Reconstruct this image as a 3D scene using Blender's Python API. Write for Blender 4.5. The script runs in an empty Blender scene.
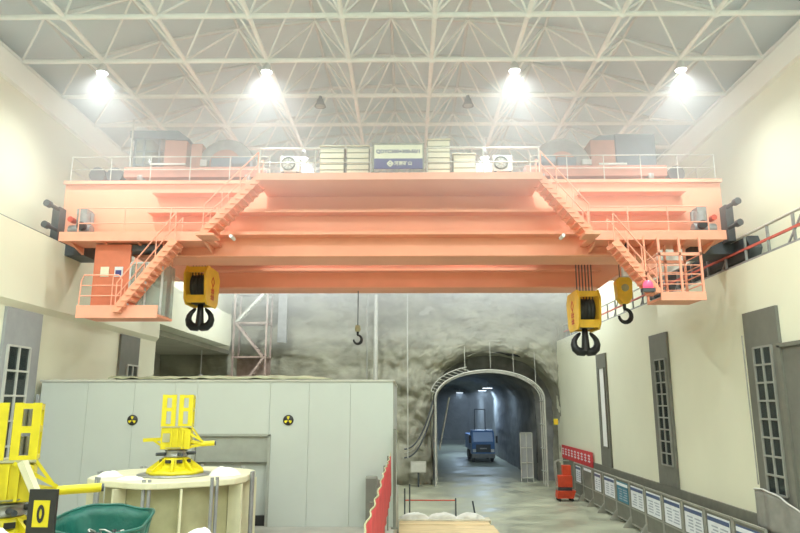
import bpy, bmesh, math, random
from mathutils import Vector, Matrix, noise
random.seed(7)
SC = bpy.context.scene
COL = SC.collection
PI = math.pi

# ------------------------------------------------------------------ materials
def mat(name, rgb, rough=.6, metal=0., var=.10, scale=3., bump=0., bscale=30., spec=.5, emit=None, estr=0., stretch=None, rvar=0.):
    m = bpy.data.materials.new(name); m.use_nodes = True
    nt = m.node_tree; n = nt.nodes; b = n['Principled BSDF']
    b.inputs['Roughness'].default_value = rough; b.inputs['Metallic'].default_value = metal
    b.inputs['Specular IOR Level'].default_value = spec
    tc = n.new('ShaderNodeTexCoord'); mp = n.new('ShaderNodeMapping')
    nt.links.new(tc.outputs['Object'], mp.inputs['Vector'])
    if stretch: mp.inputs['Scale'].default_value = stretch
    nz = n.new('ShaderNodeTexNoise'); nz.inputs['Scale'].default_value = scale; nz.inputs['Detail'].default_value = 5
    nt.links.new(mp.outputs[0], nz.inputs['Vector'])
    cr = n.new('ShaderNodeValToRGB')
    lo = [max(0, c*(1-var)) for c in rgb]; hi = [min(1, c*(1+var*.8)) for c in rgb]
    cr.color_ramp.elements[0].position = .3; cr.color_ramp.elements[1].position = .7
    cr.color_ramp.elements[0].color = (*lo, 1); cr.color_ramp.elements[1].color = (*hi, 1)
    nt.links.new(nz.outputs['Fac'], cr.inputs[0]); nt.links.new(cr.outputs[0], b.inputs['Base Color'])
    if rvar:
        mr = n.new('ShaderNodeMapRange'); mr.inputs[1].default_value = .35; mr.inputs[2].default_value = .65
        mr.inputs[3].default_value = rough-rvar; mr.inputs[4].default_value = rough+rvar
        nt.links.new(nz.outputs['Fac'], mr.inputs[0]); nt.links.new(mr.outputs[0], b.inputs['Roughness'])
    if bump:
        n2 = n.new('ShaderNodeTexNoise'); n2.inputs['Scale'].default_value = bscale; n2.inputs['Detail'].default_value = 6
        nt.links.new(mp.outputs[0], n2.inputs['Vector'])
        bp = n.new('ShaderNodeBump'); bp.inputs['Strength'].default_value = bump; bp.inputs['Distance'].default_value = .1
        nt.links.new(n2.outputs['Fac'], bp.inputs['Height']); nt.links.new(bp.outputs[0], b.inputs['Normal'])
    if emit:
        b.inputs['Emission Color'].default_value = (*emit, 1); b.inputs['Emission Strength'].default_value = estr
    return m

def glassmat(name, rgb, rough=.08, alpha=.55):
    m = bpy.data.materials.new(name); m.use_nodes = True
    b = m.node_tree.nodes['Principled BSDF']
    b.inputs['Base Color'].default_value = (*rgb, 1); b.inputs['Roughness'].default_value = rough
    b.inputs['Alpha'].default_value = alpha
    return m

M = dict(
 wall=mat('cream_wall_paint', (.755,.755,.595), .38, var=.035, scale=.35, bump=.015, bscale=2),
 cornice=mat('white_cornice_paint', (.82,.82,.76), .6, var=.04, scale=1),
 plinth=mat('grey_plinth', (.17,.17,.135), .6, var=.12),
 pil=mat('grey_pilaster', (.15,.15,.125), .6, var=.08),
 pil2=mat('bluegrey_pilaster', (.30,.31,.31), .6, var=.06),
 roof=mat('roof_sheet', (.57,.655,.685), .55, var=.06, scale=.6),
 steelw=mat('white_truss_steel', (.82,.83,.81), .5, var=.05),
 steelg=mat('grey_truss_steel', (.58,.59,.58), .5, var=.06),
 floor=mat('polished_concrete', (.37,.38,.28), .42, var=.28, scale=.55, bump=.02, bscale=8, rvar=.14),
 slabc=mat('platform_concrete', (.38,.37,.32), .6, var=.2, scale=1),
 orange=mat('crane_orange', (.84,.37,.235), .48, var=.05, scale=.8, bump=.01, bscale=20),
 orange2=mat('crane_orange_rail', (.85,.39,.27), .5, var=.05),
 orange3=mat('machine_orange', (.46,.185,.125), .5, var=.10),
 orange4=mat('cabin_orange', (.66,.19,.10), .5, var=.08),
 dgrey=mat('dark_steel', (.075,.085,.095), .5, .3, var=.2),
 mgrey=mat('grey_machine', (.30,.31,.31), .45, .3, var=.2),
 lgrey=mat('light_grey_machine', (.55,.56,.55), .45, .2, var=.15),
 black=mat('black_rubber', (.018,.018,.02), .5, var=.2),
 hookblk=mat('black_forged_steel', (.022,.024,.026), .33, .4, var=.3),
 yel=mat('yellow_paint', (.66,.555,.012), .42, var=.10, scale=4),
 yelhook=mat('hook_yellow', (.80,.50,.035), .42, var=.12, scale=3),
 red=mat('red_fabric', (.58,.045,.05), .6, var=.15, scale=3),
 redp=mat('red_paint', (.60,.06,.02), .4, var=.15),
 pink=mat('beacon_lens', (.9,.08,.16), .3, var=.2, emit=(1,.12,.25), estr=1.2),
 white=mat('white_panel', (.46,.485,.445), .42, var=.03, scale=.6),
 whiteseam=mat('panel_seam', (.42,.445,.41), .6, var=.05),
 doorg=mat('door_grey', (.30,.31,.27), .5, var=.08),
 blacksgn=mat('black_sign', (.02,.02,.02), .5, var=.1),
 cream=mat('cream_steel', (.66,.635,.44), .45, var=.07),
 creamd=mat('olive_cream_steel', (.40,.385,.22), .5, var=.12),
 plate=mat('grey_plate', (.33,.33,.30), .4, .5, var=.15),
 cloth=mat('white_sheeting', (.78,.78,.72), .75, var=.08, bump=.3, bscale=6),
 tarp=mat('olive_tarpaulin', (.34,.345,.22), .7, var=.22, scale=2, bump=.4, bscale=4),
 green=mat('green_tarpaulin', (.01,.12,.09), .45, var=.2, scale=3, bump=.2, bscale=5),
 debris=mat('dark_cable_scrap', (.05,.055,.05), .7, var=.4),
 wood=mat('pale_timber', (.66,.50,.27), .6, var=.22, scale=2.5, stretch=(.5,6,6)),
 woodp=mat('pale_cover_board', (.63,.58,.42), .6, var=.2, scale=2.5),
 rock=mat('shotcrete', (.33,.325,.255), .85, var=.34, scale=.45, bump=.9, bscale=1.4, stretch=(.8,.8,1.7)),
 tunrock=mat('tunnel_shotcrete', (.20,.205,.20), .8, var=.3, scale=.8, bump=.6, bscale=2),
 conc=mat('grey_concrete', (.45,.44,.38), .7, var=.12, scale=.8),
 rust=mat('brown_scaffold', (.36,.27,.235), .6, var=.2),
 galv=mat('galvanised_pipe', (.56,.56,.51), .45, .3, var=.1),
 barr=mat('grey_barrier_paint', (.16,.16,.13), .5, var=.12),
 winf=mat('window_frame_grey', (.27,.27,.235), .5, var=.08),
 barr2=mat('light_grey_barrier', (.30,.30,.255), .5, var=.12),
 paper=mat('poster_white', (.74,.77,.80), .4, var=.05),
 navy=mat('poster_navy', (.055,.09,.20), .4, var=.1),
 teal=mat('poster_teal', (.02,.19,.27), .4, var=.15),
 ink=mat('poster_grey_print', (.36,.40,.46), .5, var=.2),
 cabin=mat('cabinet_ivory', (.74,.72,.56), .5, var=.04),
 cabd=mat('cabinet_gap', (.25,.25,.20), .6, var=.1),
 blue=mat('sign_blue', (.055,.055,.21), .5, var=.05),
 bluetxt=mat('sign_letter_blue', (.085,.09,.22), .5, var=.05),
 rooblue=mat('hood_bluegrey', (.12,.16,.21), .5, var=.08),
 truckb=mat('truck_blue', (.06,.20,.50), .35, var=.1),
 blind=mat('frosted_white_pane', (.82,.83,.80), .4, var=.02),
 tarpr=mat('grey_cover_sheet', (.22,.215,.19), .65, var=.15, scale=3, bump=.2, bscale=5),
 copper=mat('red_conductor_bar', (.55,.12,.09), .5, var=.1),
 lens=mat('lamp_lens', (1,1,1), .4, var=0, emit=(1,.985,.95), estr=30),
 lampblue=mat('tunnel_lamp_lens', (1,1,1), .4, var=0, emit=(.75,.87,1), estr=6),
 glass=glassmat('window_glass', (.03,.04,.04), .06, .85),
 glassc=glassmat('cab_glass', (.30,.38,.34), .08, .5),
 windsh=glassmat('windscreen', (.55,.70,.95), .12, .95),  # pale blue base stands in for light reflected in the glass
)

# ------------------------------------------------------------------ mesh builder
class MB:
    def __init__(s): s.v=[]; s.f=[]; s.sm=[]
    def add(s, vs, fs, smooth=False):
        o=len(s.v); s.v+= [Vector(p) for p in vs]; s.f+=[tuple(i+o for i in f) for f in fs]; s.sm+=[smooth]*len(fs); return s
    def box(s, c, d, R=None):
        hx,hy,hz=d[0]/2,d[1]/2,d[2]/2
        vs=[Vector((x,y,z)) for x in(-hx,hx) for y in(-hy,hy) for z in(-hz,hz)]
        if R: vs=[R@v for v in vs]
        c=Vector(c)
        return s.add([v+c for v in vs],[(0,1,3,2),(4,6,7,5),(0,4,5,1),(2,3,7,6),(0,2,6,4),(1,5,7,3)])
    def bb(s, x0,x1,y0,y1,z0,z1): return s.box(((x0+x1)/2,(y0+y1)/2,(z0+z1)/2),(abs(x1-x0),abs(y1-y0),abs(z1-z0)))
    def frame(s,p0,p1):
        d=(Vector(p1)-Vector(p0)); L=d.length; d.normalize()
        up=Vector((0,0,1)) if abs(d.z)<.95 else Vector((0,1,0))
        a=d.cross(up).normalized(); b=a.cross(d).normalized(); return d,a,b,L
    def bar(s,p0,p1,w,h=None):
        h=h or w; d,a,b,L=s.frame(p0,p1); p0=Vector(p0);p1=Vector(p1)
        vs=[p+a*i*w/2+b*j*h/2 for p in(p0,p1) for i,j in((-1,-1),(1,-1),(1,1),(-1,1))]
        return s.add(vs,[(3,2,1,0),(4,5,6,7),(0,1,5,4),(1,2,6,5),(2,3,7,6),(3,0,4,7)])
    def cyl(s,p0,p1,r,n=12,r2=None,caps=True):
        r2=r if r2 is None else r2; d,a,b,L=s.frame(p0,p1); p0=Vector(p0);p1=Vector(p1)
        vs=[]; 
        for p,rr in((p0,r),(p1,r2)):
            for k in range(n):
                t=2*PI*k/n; vs.append(p+a*rr*math.cos(t)+b*rr*math.sin(t))
        s.add(vs,[(k,(k+1)%n,n+(k+1)%n,n+k) for k in range(n)],True)
        if caps: s.add(vs,[tuple(range(n-1,-1,-1)),tuple(range(n,2*n))])
        return s
    def tube(s,pts,r,n=6):
        pts=[Vector(p) for p in pts]; rings=[]; prev=None
        for i,p in enumerate(pts):
            d=(pts[min(i+1,len(pts)-1)]-pts[max(i-1,0)]).normalized()
            if prev is None:
                up=Vector((0,0,1)) if abs(d.z)<.9 else Vector((0,1,0)); a=d.cross(up).normalized()
            else: a=(prev-d*prev.dot(d)).normalized()
            prev=a; b=a.cross(d); rr=r[i] if isinstance(r,(list,tuple)) else r
            rings+= [p+a*rr*math.cos(2*PI*k/n)+b*rr*math.sin(2*PI*k/n) for k in range(n)]
        fs=[(i*n+k,i*n+(k+1)%n,(i+1)*n+(k+1)%n,(i+1)*n+k) for i in range(len(pts)-1) for k in range(n)]
        s.add(rings,fs,True); m=(len(pts)-1)*n
        s.add(rings,[tuple(range(n-1,-1,-1)),tuple(range(m,m+n))]); return s
    def lathe(s,prof,c=(0,0,0),n=20,axis='z'):
        vs=[]
        for r,z in prof:
            for k in range(n):
                t=2*PI*k/n; p=(r*math.cos(t),r*math.sin(t),z)
                if axis=='x': p=(p[2],p[0],p[1])
                if axis=='y': p=(p[0],p[2],p[1])
                vs.append(Vector(p)+Vector(c))
        fs=[(i*n+k,i*n+(k+1)%n,(i+1)*n+(k+1)%n,(i+1)*n+k) for i in range(len(prof)-1) for k in range(n)]
        return s.add(vs,fs,True)
    def prism(s,poly,axis,a0,a1):
        def P(u,v,a): return {'x':(a,u,v),'y':(u,a,v),'z':(u,v,a)}[axis]
        n=len(poly); vs=[P(u,v,a0) for u,v in poly]+[P(u,v,a1) for u,v in poly]
        return s.add(vs,[tuple(range(n-1,-1,-1)),tuple(range(n,2*n))]+[(k,(k+1)%n,n+(k+1)%n,n+k) for k in range(n)])
    def grid(s,fn,nu,nv,smooth=True):
        vs=[fn(i/nu,j/nv) for i in range(nu+1) for j in range(nv+1)]
        return s.add(vs,[(i*(nv+1)+j,(i+1)*(nv+1)+j,(i+1)*(nv+1)+j+1,i*(nv+1)+j+1) for i in range(nu) for j in range(nv)],smooth)
    def build(s,name,m,parent=None,ab=False,bevel=0,solid=0,flip=True):
        """ab: the vertices are world coordinates although the parent stands elsewhere"""
        sh=Vector((0,0,0))
        if ab:
            p=parent
            while p: sh+=p.location; p=p.parent
        me=bpy.data.meshes.new(name); me.from_pydata([v-sh for v in s.v],[],s.f)
        me.polygons.foreach_set('use_smooth',s.sm); me.update()
        if flip:
            bm=bmesh.new(); bm.from_mesh(me); bmesh.ops.recalc_face_normals(bm,faces=bm.faces); bm.to_mesh(me); bm.free()
        me.materials.append(M[m] if isinstance(m,str) else m)
        o=bpy.data.objects.new(name,me); COL.objects.link(o); o.parent=parent
        if bevel:
            md=o.modifiers.new('Bevel','BEVEL'); md.width=bevel; md.segments=2; md.limit_method='ANGLE'
        if solid:
            md=o.modifiers.new('Solidify','SOLIDIFY'); md.thickness=solid
        return o

def tag(o,label,cat,group=None):
    o['label']=label; o['category']=cat
    if group: o['group']=group
    return o
def thing(name,label,cat,loc=(0,0,0),rz=0,group=None):
    o=bpy.data.objects.new(name,None); COL.objects.link(o); o.empty_display_size=.2
    o.location=loc; o.rotation_euler=(0,0,rz); return tag(o,label,cat,group)
def struct(o): o['kind']='structure'; return o
def copy_tree(o,parent=None):
    c=o.copy(); COL.objects.link(c); c.parent=parent
    for ch in list(o.children): copy_tree(ch,c)
    return c
def text(body,size,m,name,parent,mtx,depth=.01,align='CENTER'):
    cu=bpy.data.curves.new(name,'FONT'); cu.body=body; cu.size=size; cu.extrude=depth; cu.offset=size*.02; cu.align_x=align; cu.align_y='CENTER'
    t=bpy.data.objects.new(name,cu); COL.objects.link(t)
    bpy.context.view_layer.update()
    dg=bpy.context.evaluated_depsgraph_get()
    me=bpy.data.meshes.new_from_object(t.evaluated_get(dg)); me.transform(mtx)
    bpy.data.objects.remove(t); me.materials.clear(); me.materials.append(M[m])
    o=bpy.data.objects.new(name,me); COL.objects.link(o); o.parent=parent; return o
FACE_CAM=Matrix.Rotation(PI/2,4,'X')           # text lying in xy -> standing, read from -y
def railing(parent,pts,h,m='orange2',r=.028,n_mid=1,post_every=1.6,ab=True,name='railing',skip_posts=False):
    """pts: foot line; one rail mesh with its posts as sub-parts"""
    mb=MB()
    for k in range(n_mid+1):
        z=h*(1-k/(n_mid+1)); mb.tube([Vector(p)+Vector((0,0,z)) for p in pts],r,6)
    o=mb.build(name,m,parent,ab=ab)
    if skip_posts: return o
    for a,b in zip(pts[:-1],pts[1:]):
        a=Vector(a);b=Vector(b);n=max(1,round((b-a).length/post_every))
        for k in range(n+(1 if b==Vector(pts[-1]) else 0)):
            p=a.lerp(b,k/n); MB().cyl(p,p+Vector((0,0,h)),r*1.05,6).build('post',m,o,ab=ab)
    return o

# ------------------------------------------------------------------ dimensions
XC=-.55; XR=11.3; XL=-12.3; UR=12.3; UL=-13.35; Y0=-8.; Y1=50.; ZL=10.4; ZLL=11.37; ZT=17.45

# ------------------------------------------------------------------ setting
def roof_z(x): return 17.75+2.1*(1-((x-XC)/13.)**2)
struct(MB().bb(-19,13,Y0,115,-.3,0).build('floor','floor'))
struct(MB().bb(-12.28,-.42,-6,33,.003,2.0).build('floor_platform','slabc'))
# right wall: thick lower wall carrying the crane ledge, set-back upper wall
struct(MB().bb(XR,13.2,Y0,Y1+1,0,ZL).build('wall_right','wall'))
struct(MB().bb(UR,13.2,Y0,Y1+1,ZL+.002,ZT).build('wall_right_upper','wall'))
mb=MB(); mb.prism([(XL-1.5,0),(XL,0),(XL,ZLL),(XL-.24,ZLL),(XL-.24,ZL),(XL-1.5,ZL)],'y',Y0,32.3)
struct(mb.build('wall_left','wall'))
mb=MB().prism([(XL+.002,8.75),(XL+.14,8.95),(XL+.14,ZLL-.02),(XL+.002,ZLL-.02)],'y',Y0,32.3)
struct(mb.build('trim_1','wall'))
struct(MB().bb(UL-1,UL,Y0,Y1+1,9.7,ZT).build('wall_left_upper','wall'))
struct(MB().bb(XL-1,XL,32.32,46,9.7,11.85).build('wall_left_parapet','wall'))
struct(MB().bb(-19,XL-1.02,32.35,Y1,9.4,9.69).build('ceiling_gallery','conc'))
struct(MB().bb(-19,-18.6,32.35,Y1,0,9.4).build('wall_gallery','conc'))
struct(MB().bb(-18.6,XL-1.52,32.0,32.34,0,9.4).build('wall_gallery_end','conc'))
struct(MB().bb(XL-1.4,13.2,Y0-.5,Y0,0,ZT).build('wall_back','wall'))
# cornice bands below the roof
struct(MB().bb(UR-.2,UR-.002,Y0,Y1,16.35,ZT-.25).build('trim_2','cornice'))
struct(MB().bb(UL+.002,UL+.2,Y0,Y1,16.35,ZT-.25).build('trim_3','cornice'))
struct(MB().bb(XR-.09,XR-.002,Y0,Y1-.6,0,2.33).build('baseboard_right','plinth'))
# roof sheets
def rf(u,v):
    x=-14.3+u*27.5; return Vector((x,Y0+v*(Y1+1-Y0),max(17.5,roof_z(x)+.35)))
o=MB().grid(rf,44,2).build('ceiling','roof'); o.modifiers.new('Solidify','SOLIDIFY').thickness=.12; struct(o)
struct(MB().bb(XL-1.4,13.2,Y1+.9,Y1+1.2,12.5,20.5).build('wall_far_upper','conc'))
mb=MB().prism([(-14.3,ZT)]+[(-14.3+27.5*k/20,max(17.5,roof_z(-14.3+27.5*k/20)+.3)) for k in range(21)]+[(13.2,ZT)],'y',Y0-.3,Y0-.05)
struct(mb.build('wall_back_gable','roof'))

# pilasters and windows
tn=[4]
def pilaster(x,side,y0,y1,z0,z1,m):
    s=-1 if side=='r' else 1
    struct(MB().bb(x+s*.002,x+s*.10,y0,y1,z0,z1).build('trim_%d'%tn[0],m)); tn[0]+=1
wn=[1]
def lattice(x,side,y0,y1,z0,z1,nc,nr,pane='glass',fm='winf'):
    s=-1 if side=='r' else 1
    w=bpy.data.objects.new('window_%d'%wn[0],None); COL.objects.link(w); wn[0]+=1; struct(w)
    w.location=(x,(y0+y1)/2,z0)
    f=MB(); X=x+s*.13
    for k in range(nc+1):
        y=y0+(y1-y0)*k/nc; f.bar((X,y,z0),(X,y,z1),.07,.07)
    for k in range(nr+1):
        z=z0+(z1-z0)*k/nr; f.bar((X,y0,z),(X,y1,z),.06,.06)
    f.build('window_frame',fm,w,ab=True)
    MB().bb(x+s*.103,x+s*.115,y0,y1,z0,z1).build('pane',pane,w,ab=True)
pilaster(XR,'r',37.75,39.6,2.34,8.62,'pil'); lattice(XR,'r',38.0,39.0,3.4,7.8,1,1,'blind','barr')
pilaster(XR,'r',28.7,30.75,2.34,8.85,'pil'); lattice(XR,'r',28.95,30.15,3.2,7.7,2,9)
pilaster(XR,'r',20.05,22.05,2.34,8.73,'pil'); lattice(XR,'r',20.45,21.5,3.1,7.55,2,8)
pilaster(XR,'r',11.6,13.6,2.34,8.73,'pil'); lattice(XR,'r',12,13.2,3.1,7.55,2,8)
pilaster(XL,'l',19.9,21.9,2.0,8.72,'pil2'); lattice(XL,'l',20.1,21.3,3.0,7.55,2,6,'glass','galv')
pilaster(XL,'l',28.15,30.15,2.0,8.72,'pil'); lattice(XL,'l',28.9,30.0,3.0,7.45,2,6,'glass','galv')
struct(MB().bb(XL+.142,XL+.24,21.92,22.2,2.0,6.1).build('trim_20','pil2'))
# dark shutter doorway on the right
d=bpy.data.objects.new('door_1',None); COL.objects.link(d); d.location=(XR,18.5,0); struct(d)
MB().bb(XR-.13,XR-.095,16.5,19.85,2.0,7.45).build('door_leaf','pil',d,ab=True)
f=MB(); f.bar((XR-.15,16.4,2),(XR-.15,16.4,7.5),.12,.2); f.bar((XR-.15,19.95,2),(XR-.15,19.95,7.5),.12,.2); f.bar((XR-.15,16.3,7.5),(XR-.15,20,7.5),.12,.12)
f.build('door_frame','barr',d,ab=True)

# rock wall with the tunnel mouth
def arch(cx,w,zs,zc,n=60,legs=24):
    """outline from the left foot over the crown to the right foot"""
    pts=[(cx-w/2,zs*k/legs) for k in range(legs)]
    pts+=[(cx-w/2*math.cos(PI*k/n),zs+(zc-zs)*math.sin(PI*k/n)) for k in range(n+1)]
    pts+=[(cx+w/2,zs*(1-k/legs)) for k in range(1,legs+1)]
    return pts
CX=6.6
outer=arch(CX,9.5,5.6,9.6); inner=arch(6.1,8.0,5.9,8.5)
def ndisp(p,a=.5):
    return a*(noise.noise(p*.35)+.55*noise.noise(p*.9+Vector((3,1,7)))+.3*noise.noise(p*2.1)+.15*noise.noise(p*4.5))
BX0,BX1,BZ=-19.,12.4,14.5
def rockpt(u,v):
    k=u*(len(outer)-1); i=min(int(k),len(outer)-2); fr=k-i
    ax=outer[i][0]*(1-fr)+outer[i+1][0]*fr; az=outer[i][1]*(1-fr)+outer[i+1][1]*fr
    dx,dz=ax-CX,az; t=1e9
    if dx<-1e-6: t=min(t,(BX0-CX)/dx)
    if dx>1e-6: t=min(t,(BX1-CX)/dx)
    if dz>1e-6: t=min(t,BZ/dz)
    tt=1+(t-1)*(v**1.25)
    x,z=CX+dx*tt,dz*tt
    if x>11.25: x=11.25+(x-11.25)*.9
    p=Vector((x,Y1,z)); y=Y1+ndisp(p,.8)+(.10*noise.noise(p*9))
    if v<.12: y+= .5*(1-v/.12)
    return Vector((x+.12*noise.noise(p*1.3),y,max(z,-.05)+.12*noise.noise(p*1.7+Vector((9,0,0)))*(z>.3)))
struct(MB().grid(rockpt,190,90).build('wall_far','rock'))
def vault(out,y0,y1,ny,amp,ext=0):
    def fn(u,v):
        k=u*(len(out)-1); i=min(int(round(k)),len(out)-1); x,z=out[i]; y=y0+(y1-y0)*v
        p=Vector((x,y,z)); a=ndisp(p,amp); cxx=6.3
        d=Vector((x-cxx,0,z-4)).normalized(); q=p+d*a
        q.z=max(q.z,-.05); return q
    return fn
struct(MB().grid(vault(outer,Y1-.3,53.2,len(outer)-1 and 10,.22),len(outer)-1,10).build('wall_tunnel_mouth','rock'))
def annul(u,v):
    i=min(int(round(u*(len(outer)-1))),len(outer)-1); a=Vector((outer[i][0],53.1,outer[i][1])); b=Vector((inner[i][0],53.1,inner[i][1]))
    a=CXv+(a-CXv)*1.05; p=a.lerp(b,v); p.y+=.15*noise.noise(p*1.5); return p
CXv=Vector((6.3,53.1,3))
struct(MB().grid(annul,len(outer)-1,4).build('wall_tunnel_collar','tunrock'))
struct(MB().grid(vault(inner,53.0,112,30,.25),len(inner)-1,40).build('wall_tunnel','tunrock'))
struct(MB().bb(-2,14,111.5,112,0,10).build('wall_tunnel_end','tunrock'))

# ------------------------------------------------------------------ roof space frame
SF=thing('roof_space_frame','white tubular steel space frame carrying the arched roof over the whole hall','roof truss',(XC,18.15,17.4))
dx=2.84; dy=2.68; xs=[XC+(k-4.5)*dx for k in range(10)]; ys=[15.5+(k)*dy-.02 for k in range(13)]
ys=[18.15+dy*(k-1) for k in range(13)]
ZB=17.4
for y in ys: MB().cyl((xs[0],y,ZB),(xs[-1],y,ZB),.085,8).build('transverse_chord','steelw',SF,ab=True)
for k,x in enumerate(xs): MB().cyl((x,ys[0]-dy,ZB),(x,ys[-1],ZB),.075,8).build('long_chord','steelw',SF,ab=True)
tx=[(a+b)/2 for a,b in zip(xs[:-1],xs[1:])]; ty=[(a+b)/2 for a,b in zip(ys[:-1],ys[1:])]
for y in ty: MB().tube([(x,y,roof_z(x)) for x in tx],.07,6).build('arched_chord','steelg',SF,ab=True)
for x in tx: MB().cyl((x,ty[0],roof_z(x)),(x,ty[-1],roof_z(x)),.06,6).build('upper_chord','steelg',SF,ab=True)
rest=MB(); nb=0
for j,y in enumerate(ty):
    for i,x in enumerate(tx):
        for a in(0,1):
            for b in(0,1):
                p0=(xs[i+a],ys[j+b],ZB); p1=(x,y,roof_z(x))
                if nb<72: MB().cyl(p0,p1,.04,6).build('brace','steelw',SF,ab=True); nb+=1
                else: rest.cyl(p0,p1,.04,6)
o=rest.build('far_braces','steelw',SF,ab=True); o['kind']='stuff'
mb=MB()
for x in xs[1:-1]:
    for y in ys:
        mb.lathe([(0,-.14),(.10,-.1),(.14,0),(.10,.1),(0,.14)],(x,y,ZB),8)
mb.build('ball_nodes','steelw',SF,ab=True)['kind']='stuff'

# ------------------------------------------------------------------ lamps
def lamp_mesh(lit):
    h=MB().lathe([(.0,.42),(.06,.42),(.08,.3),(.12,.28),(.15,.15),(.22,0),(.20,0),(.12,.13),(0,.16)],(0,0,0),16)
    l=MB().lathe([(0,.03),(.17,.03),(.17,.0),(0,-.03)],(0,0,0),16)
    return h,l
UP=.10
def lamp(x,y,z,label,watt,size,lit=True,group=None,blend=.5,light=True):
    t=thing('highbay_lamp',label,'lamp',(x,y,z),0,group)
    h,l=lamp_mesh(lit)
    h.build('lamp_housing','lgrey' if lit else 'dgrey',t)
    MB().cyl((0,0,.4),(0,0,ZB-z-.08),.03,6).build('hanger','steelg',t)
    l.build('lamp_lens','lens' if lit else 'plate',t)
    if light and lit:
        d=bpy.data.lights.new('lamp_light','SPOT'); d.energy=watt; d.spot_size=math.radians(size); d.spot_blend=blend; d.shadow_soft_size=.1
        d.color=(.925,1,.985)
        lo=bpy.data.objects.new('lamp_light',d); COL.objects.link(lo); lo.parent=t; lo.location=(0,0,-.06)
        d2=bpy.data.lights.new('roof_fill_light','POINT'); d2.energy=watt*(UP if y<14 else .006); d2.shadow_soft_size=.12; d2.color=d.color  # extra point light added above the housing to brighten the roof
        l2=bpy.data.objects.new('roof_fill_light',d2); COL.objects.link(l2); l2.parent=t; l2.location=(0,0,.46)
    return t
cols=[xs[1],xs[3],xs[6],xs[8]]
nm=['leftmost','second from left','third from left','rightmost']
for k,x in enumerate(cols):
    lamp(x,ys[2],16.95,'lit highbay lamp in front of the crane, %s of four'%nm[k],2700,140,group='lit highbay lamps of the front row',blend=1.0)
for k,x in enumerate(cols):
    side=['above the left trolley hood','over the left air conditioner','over the right air conditioner','above the right trolley hood'][k]
    lamp((-9.7,-4.5,3.42,8.7)[k],27.3,16.3,'lit highbay lamp behind the crane, %s'%side,3400,150,group='lit highbay lamps behind the crane',blend=1.0)
for j,y in enumerate((12.6,4.5,-3.5)):
    for k,x in enumerate(cols):
        lamp(x,y,16.85,'lit highbay lamp under the roof near the camera, out of the photo',2250,165,group='highbay lamps near the camera',blend=.4)
for k,x in enumerate(cols):
    lamp(x,40.,16.85,'lit highbay lamp above the rough far rock wall, behind the crane',5600,160,group='highbay lamps near the rock wall',blend=.5)
lamp(-3.29,23.4,16.9,'unlit dark highbay lamp under the roof, left of the signboard',0,60,False)
lamp(2.35,23.4,16.9,'unlit dark highbay lamp under the roof, right of the signboard',0,60,False)

# ------------------------------------------------------------------ crane
WY=22.7; GT=13.66; GB=10.85; U0=-12.35; U1=11.25
CR=thing('overhead_crane','huge orange double girder overhead crane bridging the hall from wall to wall','overhead crane',(XC,26.5,ZL))
def girder(y0,y1,name):
    g=MB().prism([(U0,GT),(U0,11.45),(-10.4,11.42),(-9.6,GB),(8.6,GB),(9.4,11.42),(U1,11.45),(U1,GT)],'y',y0,y1)
    return g.build(name,'orange',CR,ab=True,bevel=.02)
G1=girder(WY,WY+1.4,'front_girder'); G2=girder(29.1,30.5,'rear_girder')
def stiff(g,y,x0,x1,z,w=.5,h=.12,m='orange'):
    MB().bb(x0,x1,y-w,y+.01,z,z+h).build('stiffener',m,g,ab=True)
for x0,x1 in((-9.0,-5.9),(6.1,9.8)): stiff(G1,WY,x0,x1,13.08)
for x0,x1 in((-9.1,9.75),): stiff(G1,WY,x0,x1,12.36)
stiff(G1,WY,-9.2,8.9,11.55)
stiff(G1,WY,-9.3,8.5,GB+.02,.12,.06)
for z in (12.7,11.56): stiff(G2,29.1,-9.0,8.6,z)
stiff(G2,29.1,-9.3,8.5,GB+.02,.12,.06)
# trolley rails on the girders
for y in (WY+.7,29.8): MB().bb(U0+.5,U1-.5,y-.06,y+.06,GT+.002,GT+.14).build('trolley_rail','dgrey',CR,ab=True)
# top flange lips
MB().bb(U0-.03,U1+.03,WY-.10,WY-.001,GT-.10,GT+.02).build('top_flange','orange',CR,ab=True)
# upper walkway bulging out between the two stairs
WX0,WX1,WF=-5.0,4.5,20.85
MB().bb(WX0,WX1,WF,WY-.002,13.08,13.2).build('upper_walkway','orange',CR,ab=True)
MB().bb(WX0,WX1,WF-.06,WF-.002,13.06,13.30).build('toe_board','orange2',CR,ab=True)
for k in ():
    x=WX0+.4+(WX1-WX0-.8)*k/8; MB().prism([(WY-.003,13.07),(WF+.1,13.07),(WY-.003,12.55)],'x',x-.04,x+.04).build('bracket','orange',CR,ab=True)
railing(CR,[(WX0+.08,WF+.05,13.2),(WX1-.08,WF+.05,13.2)],1.0,'galv',.022,1,1.9)
# lower walkways at both ends
def lower_walk(x0,x1):
    yf=21.6
    o=MB().bb(x0,x1,yf,WY-.003,11.2,11.28).build('lower_walkway','orange',CR,ab=True)
    MB().bb(x0,x1,yf-.05,yf-.002,11.18,11.50).build('toe_board','orange2',o,ab=True)
    for k in range(5):
        x=x0+.3+(x1-x0-.6)*k/4; MB().prism([(WY-.004,11.19),(yf+.1,11.19),(WY-.004,10.95)],'x',x-.04,x+.04).build('bracket','orange',o,ab=True)
lower_walk(-11.78,-6.55); lower_walk(6.1,10.72)
railing(CR,[(-11.2,21.65,11.28),(-6.5,21.65,11.28)],1.08,'orange2',.022,1,1.5)
railing(CR,[(6.15,21.65,11.28),(10.2,21.65,11.28)],1.08,'orange2',.022,1,1.4)
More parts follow.
